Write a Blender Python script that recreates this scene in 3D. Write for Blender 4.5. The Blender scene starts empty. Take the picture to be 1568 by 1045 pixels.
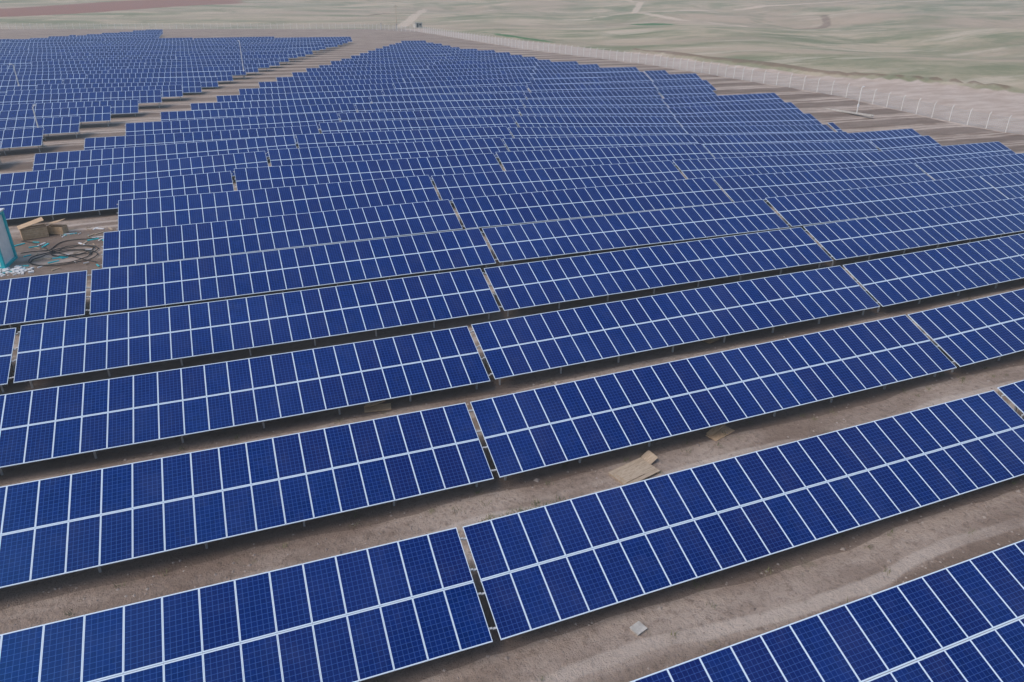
import bpy, random
import numpy as np
from math import *
from mathutils import Matrix, Vector
random.seed(4)
sc=bpy.context.scene
F_PX,YAW,PITCH,ROLL,H=1091.51,0.37254,0.45217,0.00785,17.696
Y0,P,TILT,W=14.6907,7.49361,0.3699,25.6505
KY=[-10,13.8,30,45,62,80,110,150,230,320]
KZ=[.35,0,.26,.73,1.42,1.75,1.95,2.3,2.6,2.7]
def sstep(a,b,v):
    t=min(max((v-a)/(b-a),0),1); return t*t*(3-2*t)
def zt(x,y):
    X=(min(max(x,-35),70)-20)/30; Y=(min(max(y,10),80)-45)/40
    w=1-sstep(70,135,y)
    return float(np.interp(y,KY,KZ))+w*(.007*X-.047*X*X-.612*X*Y-.733*X*X*Y)
def hz(x,y):
    d=max(0,hypot(x-30,y-100)-330)
    near=zt(x,y)-.78
    hill=24*(1-exp(-(d/900)**1.3))+ (d/1000)**1.2*9
    und=(sin(x/140+1.3)*cos(y/170)+.6*sin(x/61+y/83))*min(1,d/400)*3.0
    e=max(0,x-118); k=min(1,e/80)
    und+=k*(1.2*sin(y/31+x/47)+.9*sin(x/23-y/40)+1.6*abs(sin(x/58+y/95+.7*sin(y/60))))*1.2
    return near+hill+und
# ---------- materials
def mat(name):
    m=bpy.data.materials.new(name); m.use_nodes=True
    nt=m.node_tree; b=nt.nodes['Principled BSDF']; return m,nt,b
def N(nt,t,**k):
    n=nt.nodes.new(t)
    for a,v in k.items(): setattr(n,a,v)
    return n
def math_(nt,op,a,b=None):
    n=N(nt,'ShaderNodeMath',operation=op)
    for i,v in enumerate((a,b)):
        if v is None: continue
        if isinstance(v,(int,float)): n.inputs[i].default_value=v
        else: nt.links.new(v,n.inputs[i])
    return n.outputs[0]
def mix(nt,f,a,b,mode='MIX'):
    n=N(nt,'ShaderNodeMix',data_type='RGBA',blend_type=mode)
    for i,v in ((0,f),(6,a),(7,b)):
        if isinstance(v,(int,float)): n.inputs[i].default_value=v
        elif isinstance(v,tuple): n.inputs[i].default_value=(*v,1)
        else: nt.links.new(v,n.inputs[i])
    return n.outputs[2]
def ramp(nt,v,lo,hi,o0=0,o1=1):
    n=N(nt,'ShaderNodeMapRange',interpolation_type='SMOOTHSTEP'); nt.links.new(v,n.inputs[0])
    n.inputs[1].default_value=lo; n.inputs[2].default_value=hi; n.inputs[3].default_value=o0; n.inputs[4].default_value=o1; return n.outputs[0]
def noise(nt,vec,scale,detail=4,rough=.55,stretch=None):
    n=N(nt,'ShaderNodeTexNoise'); n.inputs['Scale'].default_value=scale
    n.inputs['Detail'].default_value=detail; n.inputs['Roughness'].default_value=rough
    if stretch:
        mp=N(nt,'ShaderNodeMapping'); mp.inputs['Scale'].default_value=stretch[:3]
        if len(stretch)>3: mp.inputs['Rotation'].default_value=(0,0,stretch[3])
        nt.links.new(vec,mp.inputs[0]); vec=mp.outputs[0]
    nt.links.new(vec,n.inputs['Vector']); return n.outputs['Fac']
mg,nt,b=mat('pv_cells')
uv=N(nt,'ShaderNodeUVMap').outputs[0]; sp=N(nt,'ShaderNodeSeparateXYZ'); nt.links.new(uv,sp.inputs[0])
def edge(o,w):
    f=math_(nt,'FRACT',o); d=math_(nt,'ABSOLUTE',math_(nt,'SUBTRACT',f,.5))
    return math_(nt,'GREATER_THAN',d,.5-w)
g=math_(nt,'MAXIMUM',edge(sp.outputs[0],.04),edge(sp.outputs[1],.04))
bus=edge(math_(nt,'ADD',math_(nt,'MULTIPLY',sp.outputs[0],3.0),.5),.04)
fl=N(nt,'ShaderNodeVectorMath',operation='FLOOR'); nt.links.new(uv,fl.inputs[0])
wn=N(nt,'ShaderNodeTexWhiteNoise',noise_dimensions='3D'); nt.links.new(fl.outputs[0],wn.inputs[0])
oi=N(nt,'ShaderNodeObjectInfo')
dv=N(nt,'ShaderNodeVectorMath',operation='DIVIDE'); nt.links.new(uv,dv.inputs[0]); dv.inputs[1].default_value=(6,12,1)
fl2=N(nt,'ShaderNodeVectorMath',operation='FLOOR'); nt.links.new(dv.outputs[0],fl2.inputs[0])
ad=N(nt,'ShaderNodeVectorMath',operation='ADD'); nt.links.new(fl2.outputs[0],ad.inputs[0]); nt.links.new(oi.outputs['Random'],ad.inputs[1])
wp=N(nt,'ShaderNodeTexWhiteNoise',noise_dimensions='3D'); nt.links.new(ad.outputs[0],wp.inputs[0])
c=mix(nt,wn.outputs[0],(.0012,.0082,.092),(.003,.0155,.135))
c=mix(nt,math_(nt,'MULTIPLY',wp.outputs[0],.9),c,(.007,.0075,.088))
c=mix(nt,math_(nt,'MULTIPLY',bus,.18),c,(.05,.11,.38))
c=mix(nt,math_(nt,'MULTIPLY',g,.52),c,(.08,.16,.46))
geo=N(nt,'ShaderNodeNewGeometry').outputs['Position']
du=noise(nt,geo,.16,4,.6); du2=noise(nt,geo,1.3,3,.6,(1,.6,1))
c=mix(nt,ramp(nt,du,.4,.7,0,.14),c,(.05,.09,.30))
c=mix(nt,ramp(nt,du2,.45,.75,0,.05),c,(.18,.18,.22))
nt.links.new(c,b.inputs['Base Color']); b.inputs['IOR'].default_value=1.75
nt.links.new(math_(nt,'ADD',math_(nt,'MULTIPLY',wp.outputs[0],.06),ramp(nt,du,.35,.7,.12,.20)),b.inputs['Roughness'])
b.inputs['Specular Tint'].default_value=(.08,.50,1,1)
mf,nt,b=mat('anodised_aluminium'); b.inputs['Base Color'].default_value=(.68,.81,.94,1); b.inputs['Metallic'].default_value=.05; b.inputs['Roughness'].default_value=.35
ms,nt,b=mat('galvanised_steel')
geo=N(nt,'ShaderNodeNewGeometry'); nt.links.new(mix(nt,noise(nt,geo.outputs['Position'],6,2),(.40,.41,.42),(.60,.61,.62)),b.inputs['Base Color'])
b.inputs['Metallic'].default_value=.2; b.inputs['Roughness'].default_value=.5
mb,nt,b=mat('panel_backsheet'); b.inputs['Base Color'].default_value=(.5,.5,.5,1)
def simple(name,c1,c2,sc_,rough=.7,stretch=None):
    m,nt,b=mat(name); tc=N(nt,'ShaderNodeTexCoord').outputs['Object']
    nt.links.new(mix(nt,ramp(nt,noise(nt,tc,sc_,4,.6,stretch),.3,.7),c1,c2),b.inputs['Base Color']); b.inputs['Roughness'].default_value=rough
    return m
wood=simple('plywood',(.36,.28,.20),(.50,.41,.31),4,.8,(1,6,1))
crate=simple('crate_wood',(.44,.30,.18),(.60,.44,.29),4,.8,(1,6,1))
conc=simple('concrete',(.38,.37,.35),(.56,.55,.52),3,.9)
postc=simple('pale_concrete',(.62,.62,.60),(.76,.76,.74),3,.9)
teal=simple('teal_paint',(.02,.42,.48),(.04,.52,.58),3,.4)
white=simple('white_paint',(.66,.68,.70),(.78,.79,.80),2,.5)
dark=simple('black_rubber',(.02,.02,.02),(.05,.05,.05),5,.6)
stone=simple('stone',(.22,.18,.16),(.44,.39,.35),.8,.95)
weed=simple('weed',(.10,.12,.06),(.26,.25,.13),.8,.9)
# ---------- mesh builder
MW=1.016; cs,sn=cos(TILT),sin(TILT)
def tp(x,s,h): return (x,s*cs-h*sn,s*sn+h*cs)
class MB:
    def __init__(s): s.v=[];s.f=[];s.m=[];s.uv=[]
    def quad(s,pts,m,uv=None):
        i=len(s.v); s.v+=pts; s.f.append((i,i+1,i+2,i+3)); s.m.append(m); s.uv+= uv or [(0,0)]*4
    def box(s,fn,x0,x1,y0,y1,z0,z1,m):
        P_=[tuple(fn(x,y,z)) for z in (z0,z1) for y in (y0,y1) for x in (x0,x1)]
        i=len(s.v); s.v+=P_
        for q in ((0,2,3,1),(4,5,7,6),(0,1,5,4),(2,6,7,3),(0,4,6,2),(1,3,7,5)):
            s.f.append(tuple(i+k for k in q)); s.m.append(m); s.uv+=[(0,0)]*4
    def cyl(s,p,q,r0,r1,m,n=8,cap=True):
        p=Vector(p);q=Vector(q);a=(q-p).normalized(); t=a.orthogonal().normalized(); bb=a.cross(t)
        i=len(s.v)
        for c_,rr in ((p,r0),(q,r1)):
            for k in range(n):
                an=2*pi*k/n; s.v.append(tuple(c_+(t*cos(an)+bb*sin(an))*rr))
        for k in range(n):
            s.f.append((i+k,i+(k+1)%n,i+n+(k+1)%n,i+n+k)); s.m.append(m); s.uv+=[(0,0)]*4
        if cap:
            s.f.append(tuple(i+n+k for k in range(n))); s.m.append(m); s.uv+=[(0,0)]*n
    def mesh(s,name,mats):
        me=bpy.data.meshes.new(name); me.from_pydata(s.v,[],s.f)
        for m in mats: me.materials.append(m)
        me.polygons.foreach_set('material_index',s.m)
        if len(s.uv)==len(me.loops):
            u=me.uv_layers.new(name='UVMap'); u.data.foreach_set('uv',np.array(s.uv,dtype=np.float32).ravel())
        me.update(); return me
    def obj(s,name,mats,loc=(0,0,0),rz=0,parent=None,rot=None):
        o=bpy.data.objects.new(name,s.mesh(name,mats)); o.location=loc; o.rotation_euler=rot or (0,0,rz); sc.collection.objects.link(o)
        if parent: o.parent=parent
        return o
ident=lambda x,y,z:(x,y,z)
cache={}
def table_mesh(n):
    if n in cache: return cache[n]
    B=MB(); fw=.022
    for k in range(n):
        x0=k*MW+.004; x1=(k+1)*MW-.004
        for j in (0,1):
            s0=j*2.012; s1=s0+1.988
            f2=.034
            B.box(tp,x0,x1,s0,s0+f2,-.04,0,1); B.box(tp,x0,x1,s1-f2,s1,-.04,0,1)
            B.box(tp,x0,x0+fw,s0+f2,s1-f2,-.04,0,1); B.box(tp,x1-fw,x1,s0+f2,s1-f2,-.04,0,1)
            a,b_,c_,d_=x0+fw,x1-fw,s0+f2,s1-f2
            B.quad([tp(a,c_,-.005),tp(b_,c_,-.005),tp(b_,d_,-.005),tp(a,d_,-.005)],0,[(6*k,12*j),(6*k+6,12*j),(6*k+6,12*j+12),(6*k,12*j+12)])
            B.quad([tp(a,c_,-.02),tp(a,d_,-.02),tp(b_,d_,-.02),tp(b_,c_,-.02)],3)
    Wd=n*MW
    for s in (.42,1.58,2.0,2.43,3.58):
        e=0 if s==2.0 else .12
        B.box(tp,-e,Wd+e,s-.03,s+.03,-.10,-.041,2)
    nb=max(2,int(round(Wd/3.6))+1)
    for q in range(nb):
        x=.5+(Wd-1)*q/(nb-1)
        B.box(tp,x-.03,x+.03,.2,3.8,-.17,-.101,2)
        for s in (.75,3.2):
            yy=s*cs; zz=s*sn-.17
            B.box(ident,x-.04,x+.04,yy-.04,yy+.04,-1.3,zz,2)
    cache[n]=B.mesh('solar_table_%d'%n,[mg,mf,ms,mb]); return cache[n]
def table(x,y,n,j=.03):
    o=bpy.data.objects.new('solar_panel_array',table_mesh(n)); sc.collection.objects.link(o)
    w=n*MW; za,zb=zt(x,y),zt(x+w,y)
    o.location=(x,y,za+random.uniform(-j,j)); o.rotation_euler=(random.gauss(0,.009),-atan2(zb-za,w)+random.gauss(0,j*.05),0)
def row(y,xl,xr,phase,j=.03):
    k=floor((xl-phase)/W)
    while phase+k*W<xr:
        a=phase+k*W
        n0=max(0,ceil((xl-a)/MW-.5)); n1=min(25,round((xr-a)/MW))
        if n1-n0>=1: table(a+n0*MW,y,n1-n0,j)
        k+=1
S1={-3:-2,-2:0,-1:2.6,0:5.32,1:8.05,2:10.57,3:13.88,4:16.33,5:16.25,6:16.58}
RE={5:93,6:90,7:87,8:93,9:85.5,10:88,11:90,12:92.3,13:84,14:88,15:91,16:88,17:86,18:80,19:78,20:75,21:74.5,22:74,23:73,24:72,25:69,26:66,27:65.7,28:65.4,29:65,30:64.5}
for i in range(-3,31):
    y=Y0+i*P
    if i<=4: row(y,S1[i]-2*W,104,S1[i]+.13)
    elif i<=6: row(y,S1[i]-W,RE[i],S1[i]+.13)
    else:
        l=-15+3.55*(i-10) if i>8 else -45
        row(y,l,RE[i],-15+3.55*(i-10),.09)
for i in range(10,44):
    y=Y0+i*P+.8; xr=-23+2.85*(i-10); xl=-130
    if i>34: xr=min(xr,-18); xl=-62+(i-34.5)*4.5
    row(y,xl,xr,xr+.1-W,.12)
# ---------- ground
FENCE=[(125,-60),(123,20),(119,60),(117,78),(114,93),(112,111),(106,132),(105,170),(94,233),(90,344),(69,384),(-21,400),(-150,424)]
xs=np.unique(np.concatenate([np.linspace(-3500,-300,26),np.arange(-300,-60,8),np.arange(-60,150,2.5),np.arange(150,420,6),np.linspace(420,5000,50)]))
ys=np.unique(np.concatenate([np.linspace(-800,-60,10),np.arange(-60,150,2.5),np.arange(150,440,5),np.arange(440,900,9),np.linspace(900,7000,40)]))
EY=[-100,60,103,119,133,197,276,341,360,2000]; EX=[170,162,151,138,125,121,111,105,100,90]
def zone(x,y):
    e=np.interp(y,EY,EX); fe=np.interp(y,[p[1] for p in FENCE[:10]],[p[0] for p in FENCE[:10]])
    road=sstep(fe-3,fe+2,x) if y<400 else 0
    field=sstep(e-3,e+3,x) if y<405 else 0
    lim=402-(x+21)*.18
    field=max(field,sstep(lim-3,lim+5,y))
    v=y-1.38*x
    red=sstep(690,715,v)*(1-sstep(820,850,v))*(1-sstep(0,60,x))
    green=max(exp(-((x-233)/11)**2-((y-382)/20)**2), .8*exp(-((x-118)/4)**2-((y-300)/50)**2))
    gul=exp(-((y-(575+.5*(x-128)+9*sin(x/6)))/7)**2)*sstep(95,110,x)*(1-sstep(150,165,x))
    t1=exp(-((x-(330+60*sin(y/90)))/3.5)**2)*sstep(150,200,y)*(1-sstep(700,760,y))
    t2=exp(-((y-(470+.22*(x-200)+18*sin(x/45)))/4)**2)*sstep(110,150,x)*(1-sstep(800,900,x))
    g2=exp(-((y-(330+.5*(x-250)+14*sin(x/19)))/5)**2)*sstep(240,280,x)*(1-sstep(420,480,x))
    ber=.9*exp(-((x-e-3.5)/2.2)**2)*(1 if y<215 else 0)
    trk3=exp(-((x-(92+.9*(y-400)*.35))/4)**2)*sstep(395,405,y)*(1-sstep(640,700,y))
    return road,field,red,min(1,green),max(gul,ber,.8*g2),max(t1,t2,trk3)
V=[];Z=[]
for y in ys:
    for x in xs:
        z=zone(x,y); Z.append(z)
        V.append((x,y,hz(x,y)+(1.3*z[4] if y<215 else -1*z[4])))
nx=len(xs); Fc=[(j*nx+i,j*nx+i+1,(j+1)*nx+i+1,(j+1)*nx+i) for j in range(len(ys)-1) for i in range(nx-1)]
me=bpy.data.meshes.new('ground'); me.from_pydata(V,[],Fc); me.polygons.foreach_set('use_smooth',[True]*len(Fc))
Z=np.array(Z,dtype=np.float32)
at=me.attributes.new('za','FLOAT_VECTOR','POINT'); at.data.foreach_set('vector',np.ascontiguousarray(Z[:,:3]).ravel())
at=me.attributes.new('zb','FLOAT_VECTOR','POINT'); at.data.foreach_set('vector',np.ascontiguousarray(Z[:,3:6]).ravel())
gr=bpy.data.objects.new('ground',me); sc.collection.objects.link(gr)
m,nt,b=mat('dry_earth'); me.materials.append(m)
pos=N(nt,'ShaderNodeNewGeometry').outputs['Position']
def attr(nm):
    a=N(nt,'ShaderNodeAttribute',attribute_name=nm); s=N(nt,'ShaderNodeSeparateXYZ'); nt.links.new(a.outputs['Vector'],s.inputs[0]); return s.outputs
A=attr('za'); Bz=attr('zb')
rag=math_(nt,'MULTIPLY',math_(nt,'SUBTRACT',noise(nt,pos,.12,4,.65),.5),.9)
def msk(o): return ramp(nt,math_(nt,'ADD',o,rag),.38,.62)
n1=noise(nt,pos,.35,5,.6,(.5,1.5,1)); n2=noise(nt,pos,3.2,5,.78); n3=noise(nt,pos,.018,7,.68,(1,1.7,1,.5)); n4=noise(nt,pos,.006,5,.6,(1,2.2,1,-.3))
n5=noise(nt,pos,.09,4,.6,(.35,2.2,1))
dirt=mix(nt,ramp(nt,n1,.32,.68),(.25,.185,.145),(.46,.375,.315))
dirt=mix(nt,math_(nt,'MULTIPLY',ramp(nt,n5,.45,.7),.5),dirt,(.54,.455,.395))
dirt=mix(nt,math_(nt,'MULTIPLY',ramp(nt,n2,.46,.73),.7),dirt,(.15,.108,.083))
spz=N(nt,'ShaderNodeSeparateXYZ'); nt.links.new(pos,spz.inputs[0])
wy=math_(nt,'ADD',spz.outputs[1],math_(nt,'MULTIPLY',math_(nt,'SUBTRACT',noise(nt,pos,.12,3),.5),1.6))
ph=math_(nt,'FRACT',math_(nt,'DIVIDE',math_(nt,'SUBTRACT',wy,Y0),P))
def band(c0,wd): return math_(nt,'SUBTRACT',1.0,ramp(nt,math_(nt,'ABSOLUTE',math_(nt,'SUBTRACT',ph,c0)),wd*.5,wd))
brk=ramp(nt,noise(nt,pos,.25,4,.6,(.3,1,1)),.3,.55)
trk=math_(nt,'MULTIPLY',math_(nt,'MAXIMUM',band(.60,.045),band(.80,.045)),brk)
dirt=mix(nt,math_(nt,'MULTIPLY',trk,.6),dirt,(.62,.535,.47))
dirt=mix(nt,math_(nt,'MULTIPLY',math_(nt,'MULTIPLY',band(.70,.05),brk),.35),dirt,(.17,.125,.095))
dirt=mix(nt,math_(nt,'MULTIPLY',ramp(nt,math_(nt,'ABSOLUTE',math_(nt,'SUBTRACT',ph,.22)),.24,.34,1,0),.6),dirt,(.14,.10,.078))  # shade beneath each table row, painted into the soil colour as a dark band
veg=math_(nt,'MULTIPLY',ramp(nt,noise(nt,pos,.6,5,.75),.6,.7),.35)
dirt=mix(nt,veg,dirt,(.16,.155,.09))
roadc=mix(nt,ramp(nt,n1,.3,.7),(.44,.35,.29),(.57,.49,.43))
field=mix(nt,ramp(nt,n3,.38,.62),(.22,.235,.135),(.47,.40,.29))
field=mix(nt,math_(nt,'MULTIPLY',ramp(nt,n4,.46,.6),.6),field,(.43,.34,.26))
st=noise(nt,pos,.06,6,.65,(.3,1.4,1,.45)); st2=noise(nt,pos,.04,6,.65,(1.3,.4,1,.2))
field=mix(nt,math_(nt,'MULTIPLY',ramp(nt,st,.54,.64),.5),field,(.60,.53,.43))
field=mix(nt,math_(nt,'MULTIPLY',ramp(nt,st2,.56,.66),.5),field,(.17,.19,.10))
field=mix(nt,math_(nt,'MULTIPLY',ramp(nt,noise(nt,pos,.5,4,.7),.5,.75),.35),field,(.18,.19,.11))
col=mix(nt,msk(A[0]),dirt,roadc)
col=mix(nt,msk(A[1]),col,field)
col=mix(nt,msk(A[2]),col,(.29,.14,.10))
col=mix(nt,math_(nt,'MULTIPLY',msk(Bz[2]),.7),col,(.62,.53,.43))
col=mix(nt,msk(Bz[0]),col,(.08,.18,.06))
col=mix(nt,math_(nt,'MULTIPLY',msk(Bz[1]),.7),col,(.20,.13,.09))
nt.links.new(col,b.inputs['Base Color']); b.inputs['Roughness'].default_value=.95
bp=N(nt,'ShaderNodeBump'); bp.inputs['Strength'].default_value=.9; bp.inputs['Distance'].default_value=.2
nt.links.new(n2,bp.inputs['Height']); nt.links.new(bp.outputs[0],b.inputs['Normal'])
# ---------- stones and weeds
B=MB()
phi=[(1,0,0),(-1,0,0),(0,1,0),(0,-1,0),(0,0,1),(0,0,-1)]
fc=[(0,2,4),(2,1,4),(1,3,4),(3,0,4),(2,0,5),(1,2,5),(3,1,5),(0,3,5)]
for _ in range(6500):
    i=random.choice([-1,-1,0,0,0,1,1,2,3,4]); x=random.uniform(-22,75); y=Y0+(i+random.uniform(-.5,.05))*P
    s=random.uniform(.02,.07)*(2.0 if random.random()<.06 else 1); k=len(B.v); z=hz(x,y)
    B.v+=[(x+a*s*random.uniform(.7,1.4),y+b_*s*random.uniform(.7,1.4),z+c_*s*.7) for a,b_,c_ in phi]
    for f in fc: B.f.append(tuple(k+q for q in f)); B.m.append(0)
B.uv=[0]; B.obj('loose_stones',[stone])
B=MB()
for _ in range(620):
    i=random.choice([-1,0,0,1,1,2,3,4,5]); x=random.uniform(-22,75); y=Y0+(i+random.choice([random.uniform(-.5,-.3),random.uniform(-.1,.1),random.uniform(-.5,.05)]))*P
    if random.random()<.14: x,y=8.6+random.gauss(0,.8),20.3+random.gauss(0,.35)
    for _k in range(14):
        a=random.uniform(0,2*pi); l=random.uniform(.08,.24); ox,oy=x+random.gauss(0,.10),y+random.gauss(0,.10); z=hz(ox,oy)-.01; k=len(B.v)
        dx,dy=cos(a),sin(a)
        B.v+=[(ox-dy*.014,oy+dx*.014,z),(ox+dy*.014,oy-dx*.014,z),(ox+dx*l*.7,oy+dy*l*.7,z+l)]; B.f.append((k,k+1,k+2)); B.m.append(0)
B.uv=[0]; B.obj('dry_weeds',[weed])
# ---------- fence
B=MB()
for (xa,ya),(xb,yb) in zip(FENCE,FENCE[1:]):
    L_=hypot(xb-xa,yb-ya); n=max(1,round(L_/3))
    for k in range(n):
        t0,t1=k/n,(k+1)/n
        p=(xa+(xb-xa)*t0,ya+(yb-ya)*t0); q=(xa+(xb-xa)*t1,ya+(yb-ya)*t1)
        zp,zq=hz(*p),hz(*q)
        B.cyl((*p,zp-.2),(*p,zp+2.3),.075,.075,0,6)
        ox,oy=(yb-ya)/L_*.35,-(xb-xa)/L_*.35
        B.cyl((*p,zp+2.27),(p[0]+ox,p[1]+oy,zp+2.65),.06,.05,0,5)
        for h in (.1,.4,.7,1.0,1.3,1.6,1.9,2.2): B.cyl((*p,zp+h),(*q,zq+h),.022,.022,1,3,False)
        for mm in range(1,10):
            u_=mm/10; x=p[0]+(q[0]-p[0])*u_; y=p[1]+(q[1]-p[1])*u_; z=zp+(zq-zp)*u_
            B.cyl((x,y,z+.1),(x,y,z+2.2),.018,.018,1,3,False)
B.obj('wire_fence',[postc,ms])
# ---------- poles
def pole(x,y,h,name='light_pole'):
    B=MB(); B.box(ident,-.25,.25,-.25,.25,-.3,.15,1); B.cyl((0,0,.15),(0,0,h),.09,.06,0,8)
    B.cyl((0,0,h-.1),(.5,0,h+.1),.035,.03,0,6); B.box(ident,.40,.75,-.12,.12,h+.06,h+.16,2); B.box(ident,-.15,.15,-.1,.1,1.3,1.8,2)
    B.obj(name,[postc,conc,white],(x,y,hz(x,y)),random.uniform(0,6))
pole(5,167,7.2); pole(-21,102,4.6); pole(-32,150,5); pole(102,98,4.5); pole(-60,230,6)
B=MB(); B.cyl((0,0,-.3),(0,0,10.5),.16,.10,0,8); B.box(ident,-1.3,1.3,-.06,.06,9.5,9.65,0)
for x in (-1.2,0,1.2): B.cyl((x,0,9.65),(x,0,9.95),.05,.03,1,6)
B.obj('utility_pole',[wood,white],(95,420,hz(95,420)))
for dx in (0,6):
    B=MB(); B.box(ident,-.3,.3,-.3,.3,-.2,2.6,0); B.box(ident,-.38,.38,-.38,.38,2.603,2.75,0)
    B.obj('gate_pillar',[conc],(78+dx,380-dx*1.2,hz(78+dx,380-dx)))
B=MB(); B.box(ident,-2,2,-1.5,1.5,0,2.2,0); B.box(ident,-2.2,2.2,-1.7,1.7,2.203,2.4,1); B.box(ident,-1.2,-.3,-1.56,-1.503,.0,2.0,2); B.box(ident,.3,1.4,-1.56,-1.503,1,1.8,2)
B.obj('guard_booth',[conc,conc,dark],(101,398,hz(101,398)),.3)
for (x,y,l,a) in ((101,101,13,1.75),):
    B=MB(); B.box(ident,-l/2,l/2,-.30,-.22,0,.22,0); B.box(ident,-l/2,l/2,.22,.30,0,.22,0); B.box(ident,-l/2,l/2,-.217,.217,-.05,.06,0)
    B.obj('concrete_channel',[conc],(x,y,hz(x,y)),a)
# ---------- foreground litter
def at_(x,y,dz=0): return (x,y,hz(x,y)+dz)
B=MB()
for k in range(6): B.box(ident,-.95,.95,-.6+k*.2,-.6+k*.2+.19,.10,.13,0)
for x in (-.9,-.05,.8): B.box(ident,x,x+.1,-.6,.59,0,.098,0)
B.box(lambda x,y,z:(x,y*.8,.14+z),-.8,.25,-.5,.45,0,.02,0)
B.box(lambda x,y,z:(x+1.15+.1*y,y+.3,.03+.45*(x+.2)+z),-.15,.3,-.3,.35,0,.03,0)
B.obj('wooden_pallet',[wood],at_(14.0,21.35),.25)
B=MB(); B.box(ident,-.2,.2,-.17,.17,0,.08,0); B.box(ident,-.22,.22,-.19,.19,.082,.11,0)
B.obj('concrete_block',[conc],at_(10.0,14.1),.3)
for x,y,a,l in ((19.3,22.6,.3,1.4),(4.8,30.3,-.15,1.3),(24.6,30.9,.3,1.0)):
    B=MB(); B.box(ident,-l/2,l/2,-.3,.3,.0,.03,0); B.box(lambda x,y,z:(x,y+.1,z+.05+.25*(x+.6)),-.6,.4,-.05,.25,0,.03,0)
    B.obj('plywood_board',[crate],at_(x,y),a)
# ---------- clearing
cx,cy=-17.3,57.6; cz=hz(cx,cy)
e=bpy.data.objects.new('utility_cabin',None); e.location=(cx,cy,cz); e.rotation_euler=(0,0,-.12); sc.collection.objects.link(e)
def part(nm,fnl,mats):
    B=MB(); fnl(B); B.obj(nm,mats,parent=e)
part('walls',lambda B:B.box(ident,-1.5,1.5,-1.1,1.1,.15,3.5,0),[white])
def posts(B):
    for x in (-1.52,1.52):
        for y in (-1.12,1.12): B.box(ident,x-.1,x+.1,y-.1,y+.1,0,3.6,0)
    for y in (-1.14,1.14): B.box(ident,-1.42,1.42,y-.06,y+.06,0,.22,0); B.box(ident,-1.42,1.42,y-.06,y+.06,3.4,3.6,0)
    for x in (-1.54,1.54): B.box(ident,x-.06,x+.06,-1.02,1.02,0,.22,0); B.box(ident,x-.06,x+.06,-1.02,1.02,3.4,3.6,0)
part('frame',posts,[teal])
part('roof',lambda B:B.box(ident,-1.7,1.7,-1.3,1.3,3.603,3.7,0),[white])
part('door',lambda B:(B.box(ident,-.9,0.0,-1.14,-1.103,.25,2.3,0),B.box(ident,-.15,-.08,-1.18,-1.142,1.2,1.35,0)),[teal])
part('window',lambda B:B.box(ident,-1.35,-1.0,-1.13,-1.103,1.3,2.2,0),[dark])
for x,y,s,a in ((-15.2,63.2,.8,.3),(-13.7,63.6,.6,-.4)):
    B=MB()
    for k in range(5): B.box(ident,-1.1*s,1.1*s,-.6*s,-.57*s,.03+k*.2*s,.03+k*.2*s+.17*s,0); B.box(ident,-1.1*s,1.1*s,.57*s,.6*s,.03+k*.2*s,.03+k*.2*s+.17*s,0)
    for k in range(5): B.box(ident,-1.1*s,-1.07*s,-.565*s,.565*s,.03+k*.2*s,.03+k*.2*s+.17*s,0); B.box(ident,1.07*s,1.1*s,-.565*s,.565*s,.03+k*.2*s,.03+k*.2*s+.17*s,0)
    B.box(lambda x,y,z:(x,y,z+1.05*s+.25*(x+1.1)),-1.2*s,1.0*s,-.7*s,.7*s,0,.04,0)
    B.box(ident,-1.0*s,1.0*s,-.5*s,.5*s,.03,.4*s,0)
    B.obj('wooden_crate',[crate],at_(x,y),a)
def tube(name,pts,r,m):
    B=MB()
    for a,b_ in zip(pts,pts[1:]): B.cyl(a,b_,r,r,0,6)
    B.obj(name,[m])
for (x,y,R_) in ((-12.6,57.4,1.4),(-12.0,58.6,1.0)):
    pts=[]
    for k in range(50):
        a=k*.28; rr=R_*(1+.12*sin(k*.5))*(1+k*.008)
        px,py=x+rr*1.3*cos(a),y+rr*.8*sin(a); pts.append((px,py,hz(px,py)+.06+.02*(k%3)))
    tube('cable_coil',pts,.035,dark)
for (p0,p1) in (((-16,62),(-10.5,56)),((-15.5,59),(-11,61.5))):
    pts=[]
    for k in range(25):
        t=k/24; px=p0[0]+(p1[0]-p0[0])*t+.5*sin(t*7); py=p0[1]+(p1[1]-p0[1])*t+.4*cos(t*9); pts.append((px,py,hz(px,py)+.05))
    tube('loose_cable',pts,.035,dark)
B=MB()
for _ in range(60):
    x,y=-15.3+random.gauss(0,.6),55.6+random.gauss(0,.35); s=random.uniform(.05,.18); a=random.uniform(0,3); z=hz(x,y)
    B.box(lambda u_,v_,w_:(x+u_*cos(a)-v_*sin(a),y+u_*sin(a)+v_*cos(a),z+w_),-s,s,-s*.6,s*.6,-.02,s*random.uniform(.4,1),0)
B.obj('rubble_pile',[white])
B=MB()
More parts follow.
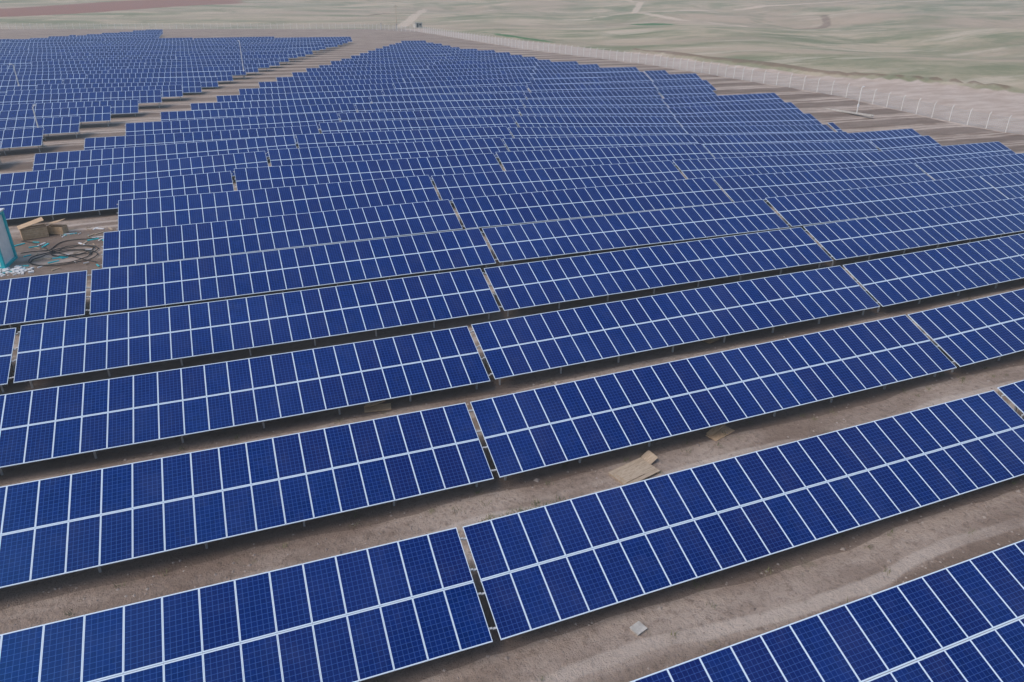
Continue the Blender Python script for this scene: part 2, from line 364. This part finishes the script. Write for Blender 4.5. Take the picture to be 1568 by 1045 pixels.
for _ in range(55):
    x,y=random.uniform(-16,-9.5),random.uniform(54.5,64.5); s=random.uniform(.06,.25); a=random.uniform(0,3); z=hz(x,y)
    B.box(lambda u_,v_,w_:(x+u_*cos(a)-v_*sin(a),y+u_*sin(a)+v_*cos(a),z+w_),-s*1.8,s*1.8,-s*.3,s*.3,-.02,.06,random.choice([0,1,2]))
B.obj('scattered_offcuts',[white,wood,teal])
# ---------- camera
fw=Vector((sin(YAW)*cos(PITCH),cos(YAW)*cos(PITCH),-sin(PITCH))); r=Vector((cos(YAW),-sin(YAW),0)); u=r.cross(fw)
r2=r*cos(ROLL)+u*sin(ROLL); u2=-r*sin(ROLL)+u*cos(ROLL)
M=Matrix((r2,u2,-fw)).transposed().to_4x4(); M.translation=(0,0,H)
cd=bpy.data.cameras.new('camera'); cd.lens=F_PX/1568*36; cd.clip_end=20000; cd.clip_start=.1
co=bpy.data.objects.new('camera',cd); co.matrix_world=M; sc.collection.objects.link(co); sc.camera=co
# ---------- light
el,az=radians(50),radians(258)
w=bpy.data.worlds.new('World'); sc.world=w; w.use_nodes=True; nt=w.node_tree
sky=N(nt,'ShaderNodeTexSky',sky_type='NISHITA'); sky.sun_disc=False; sky.sun_elevation=el; sky.sun_rotation=az; sky.dust_density=1.6; sky.air_density=1.3
nt.links.new(sky.outputs[0],nt.nodes['Background'].inputs[0]); nt.nodes['Background'].inputs[1].default_value=.15
sl=bpy.data.lights.new('sun','SUN'); sl.energy=1.9; sl.angle=radians(35); sl.color=(1,.90,.81)
so=bpy.data.objects.new('sun',sl); sc.collection.objects.link(so)
d=Vector((sin(az)*cos(el),cos(az)*cos(el),sin(el))); so.rotation_euler=d.to_track_quat('Z','Y').to_euler()
sc.view_settings.view_transform='Standard'; sc.view_settings.look='None'; sc.view_settings.exposure=0
# haze
B=MB(); B.box(ident,-3400,4900,-700,6900,-30,140,0)
hm=bpy.data.materials.new('haze_air'); hm.use_nodes=True; nt=hm.node_tree; nt.nodes.remove(nt.nodes['Principled BSDF'])
vs=N(nt,'ShaderNodeVolumeScatter'); vs.inputs['Color'].default_value=(.62,.88,1,1); vs.inputs['Density'].default_value=.0005; vs.inputs['Anisotropy'].default_value=.1
nt.links.new(vs.outputs[0],nt.nodes['Material Output'].inputs['Volume'])
B.obj('haze',[hm])
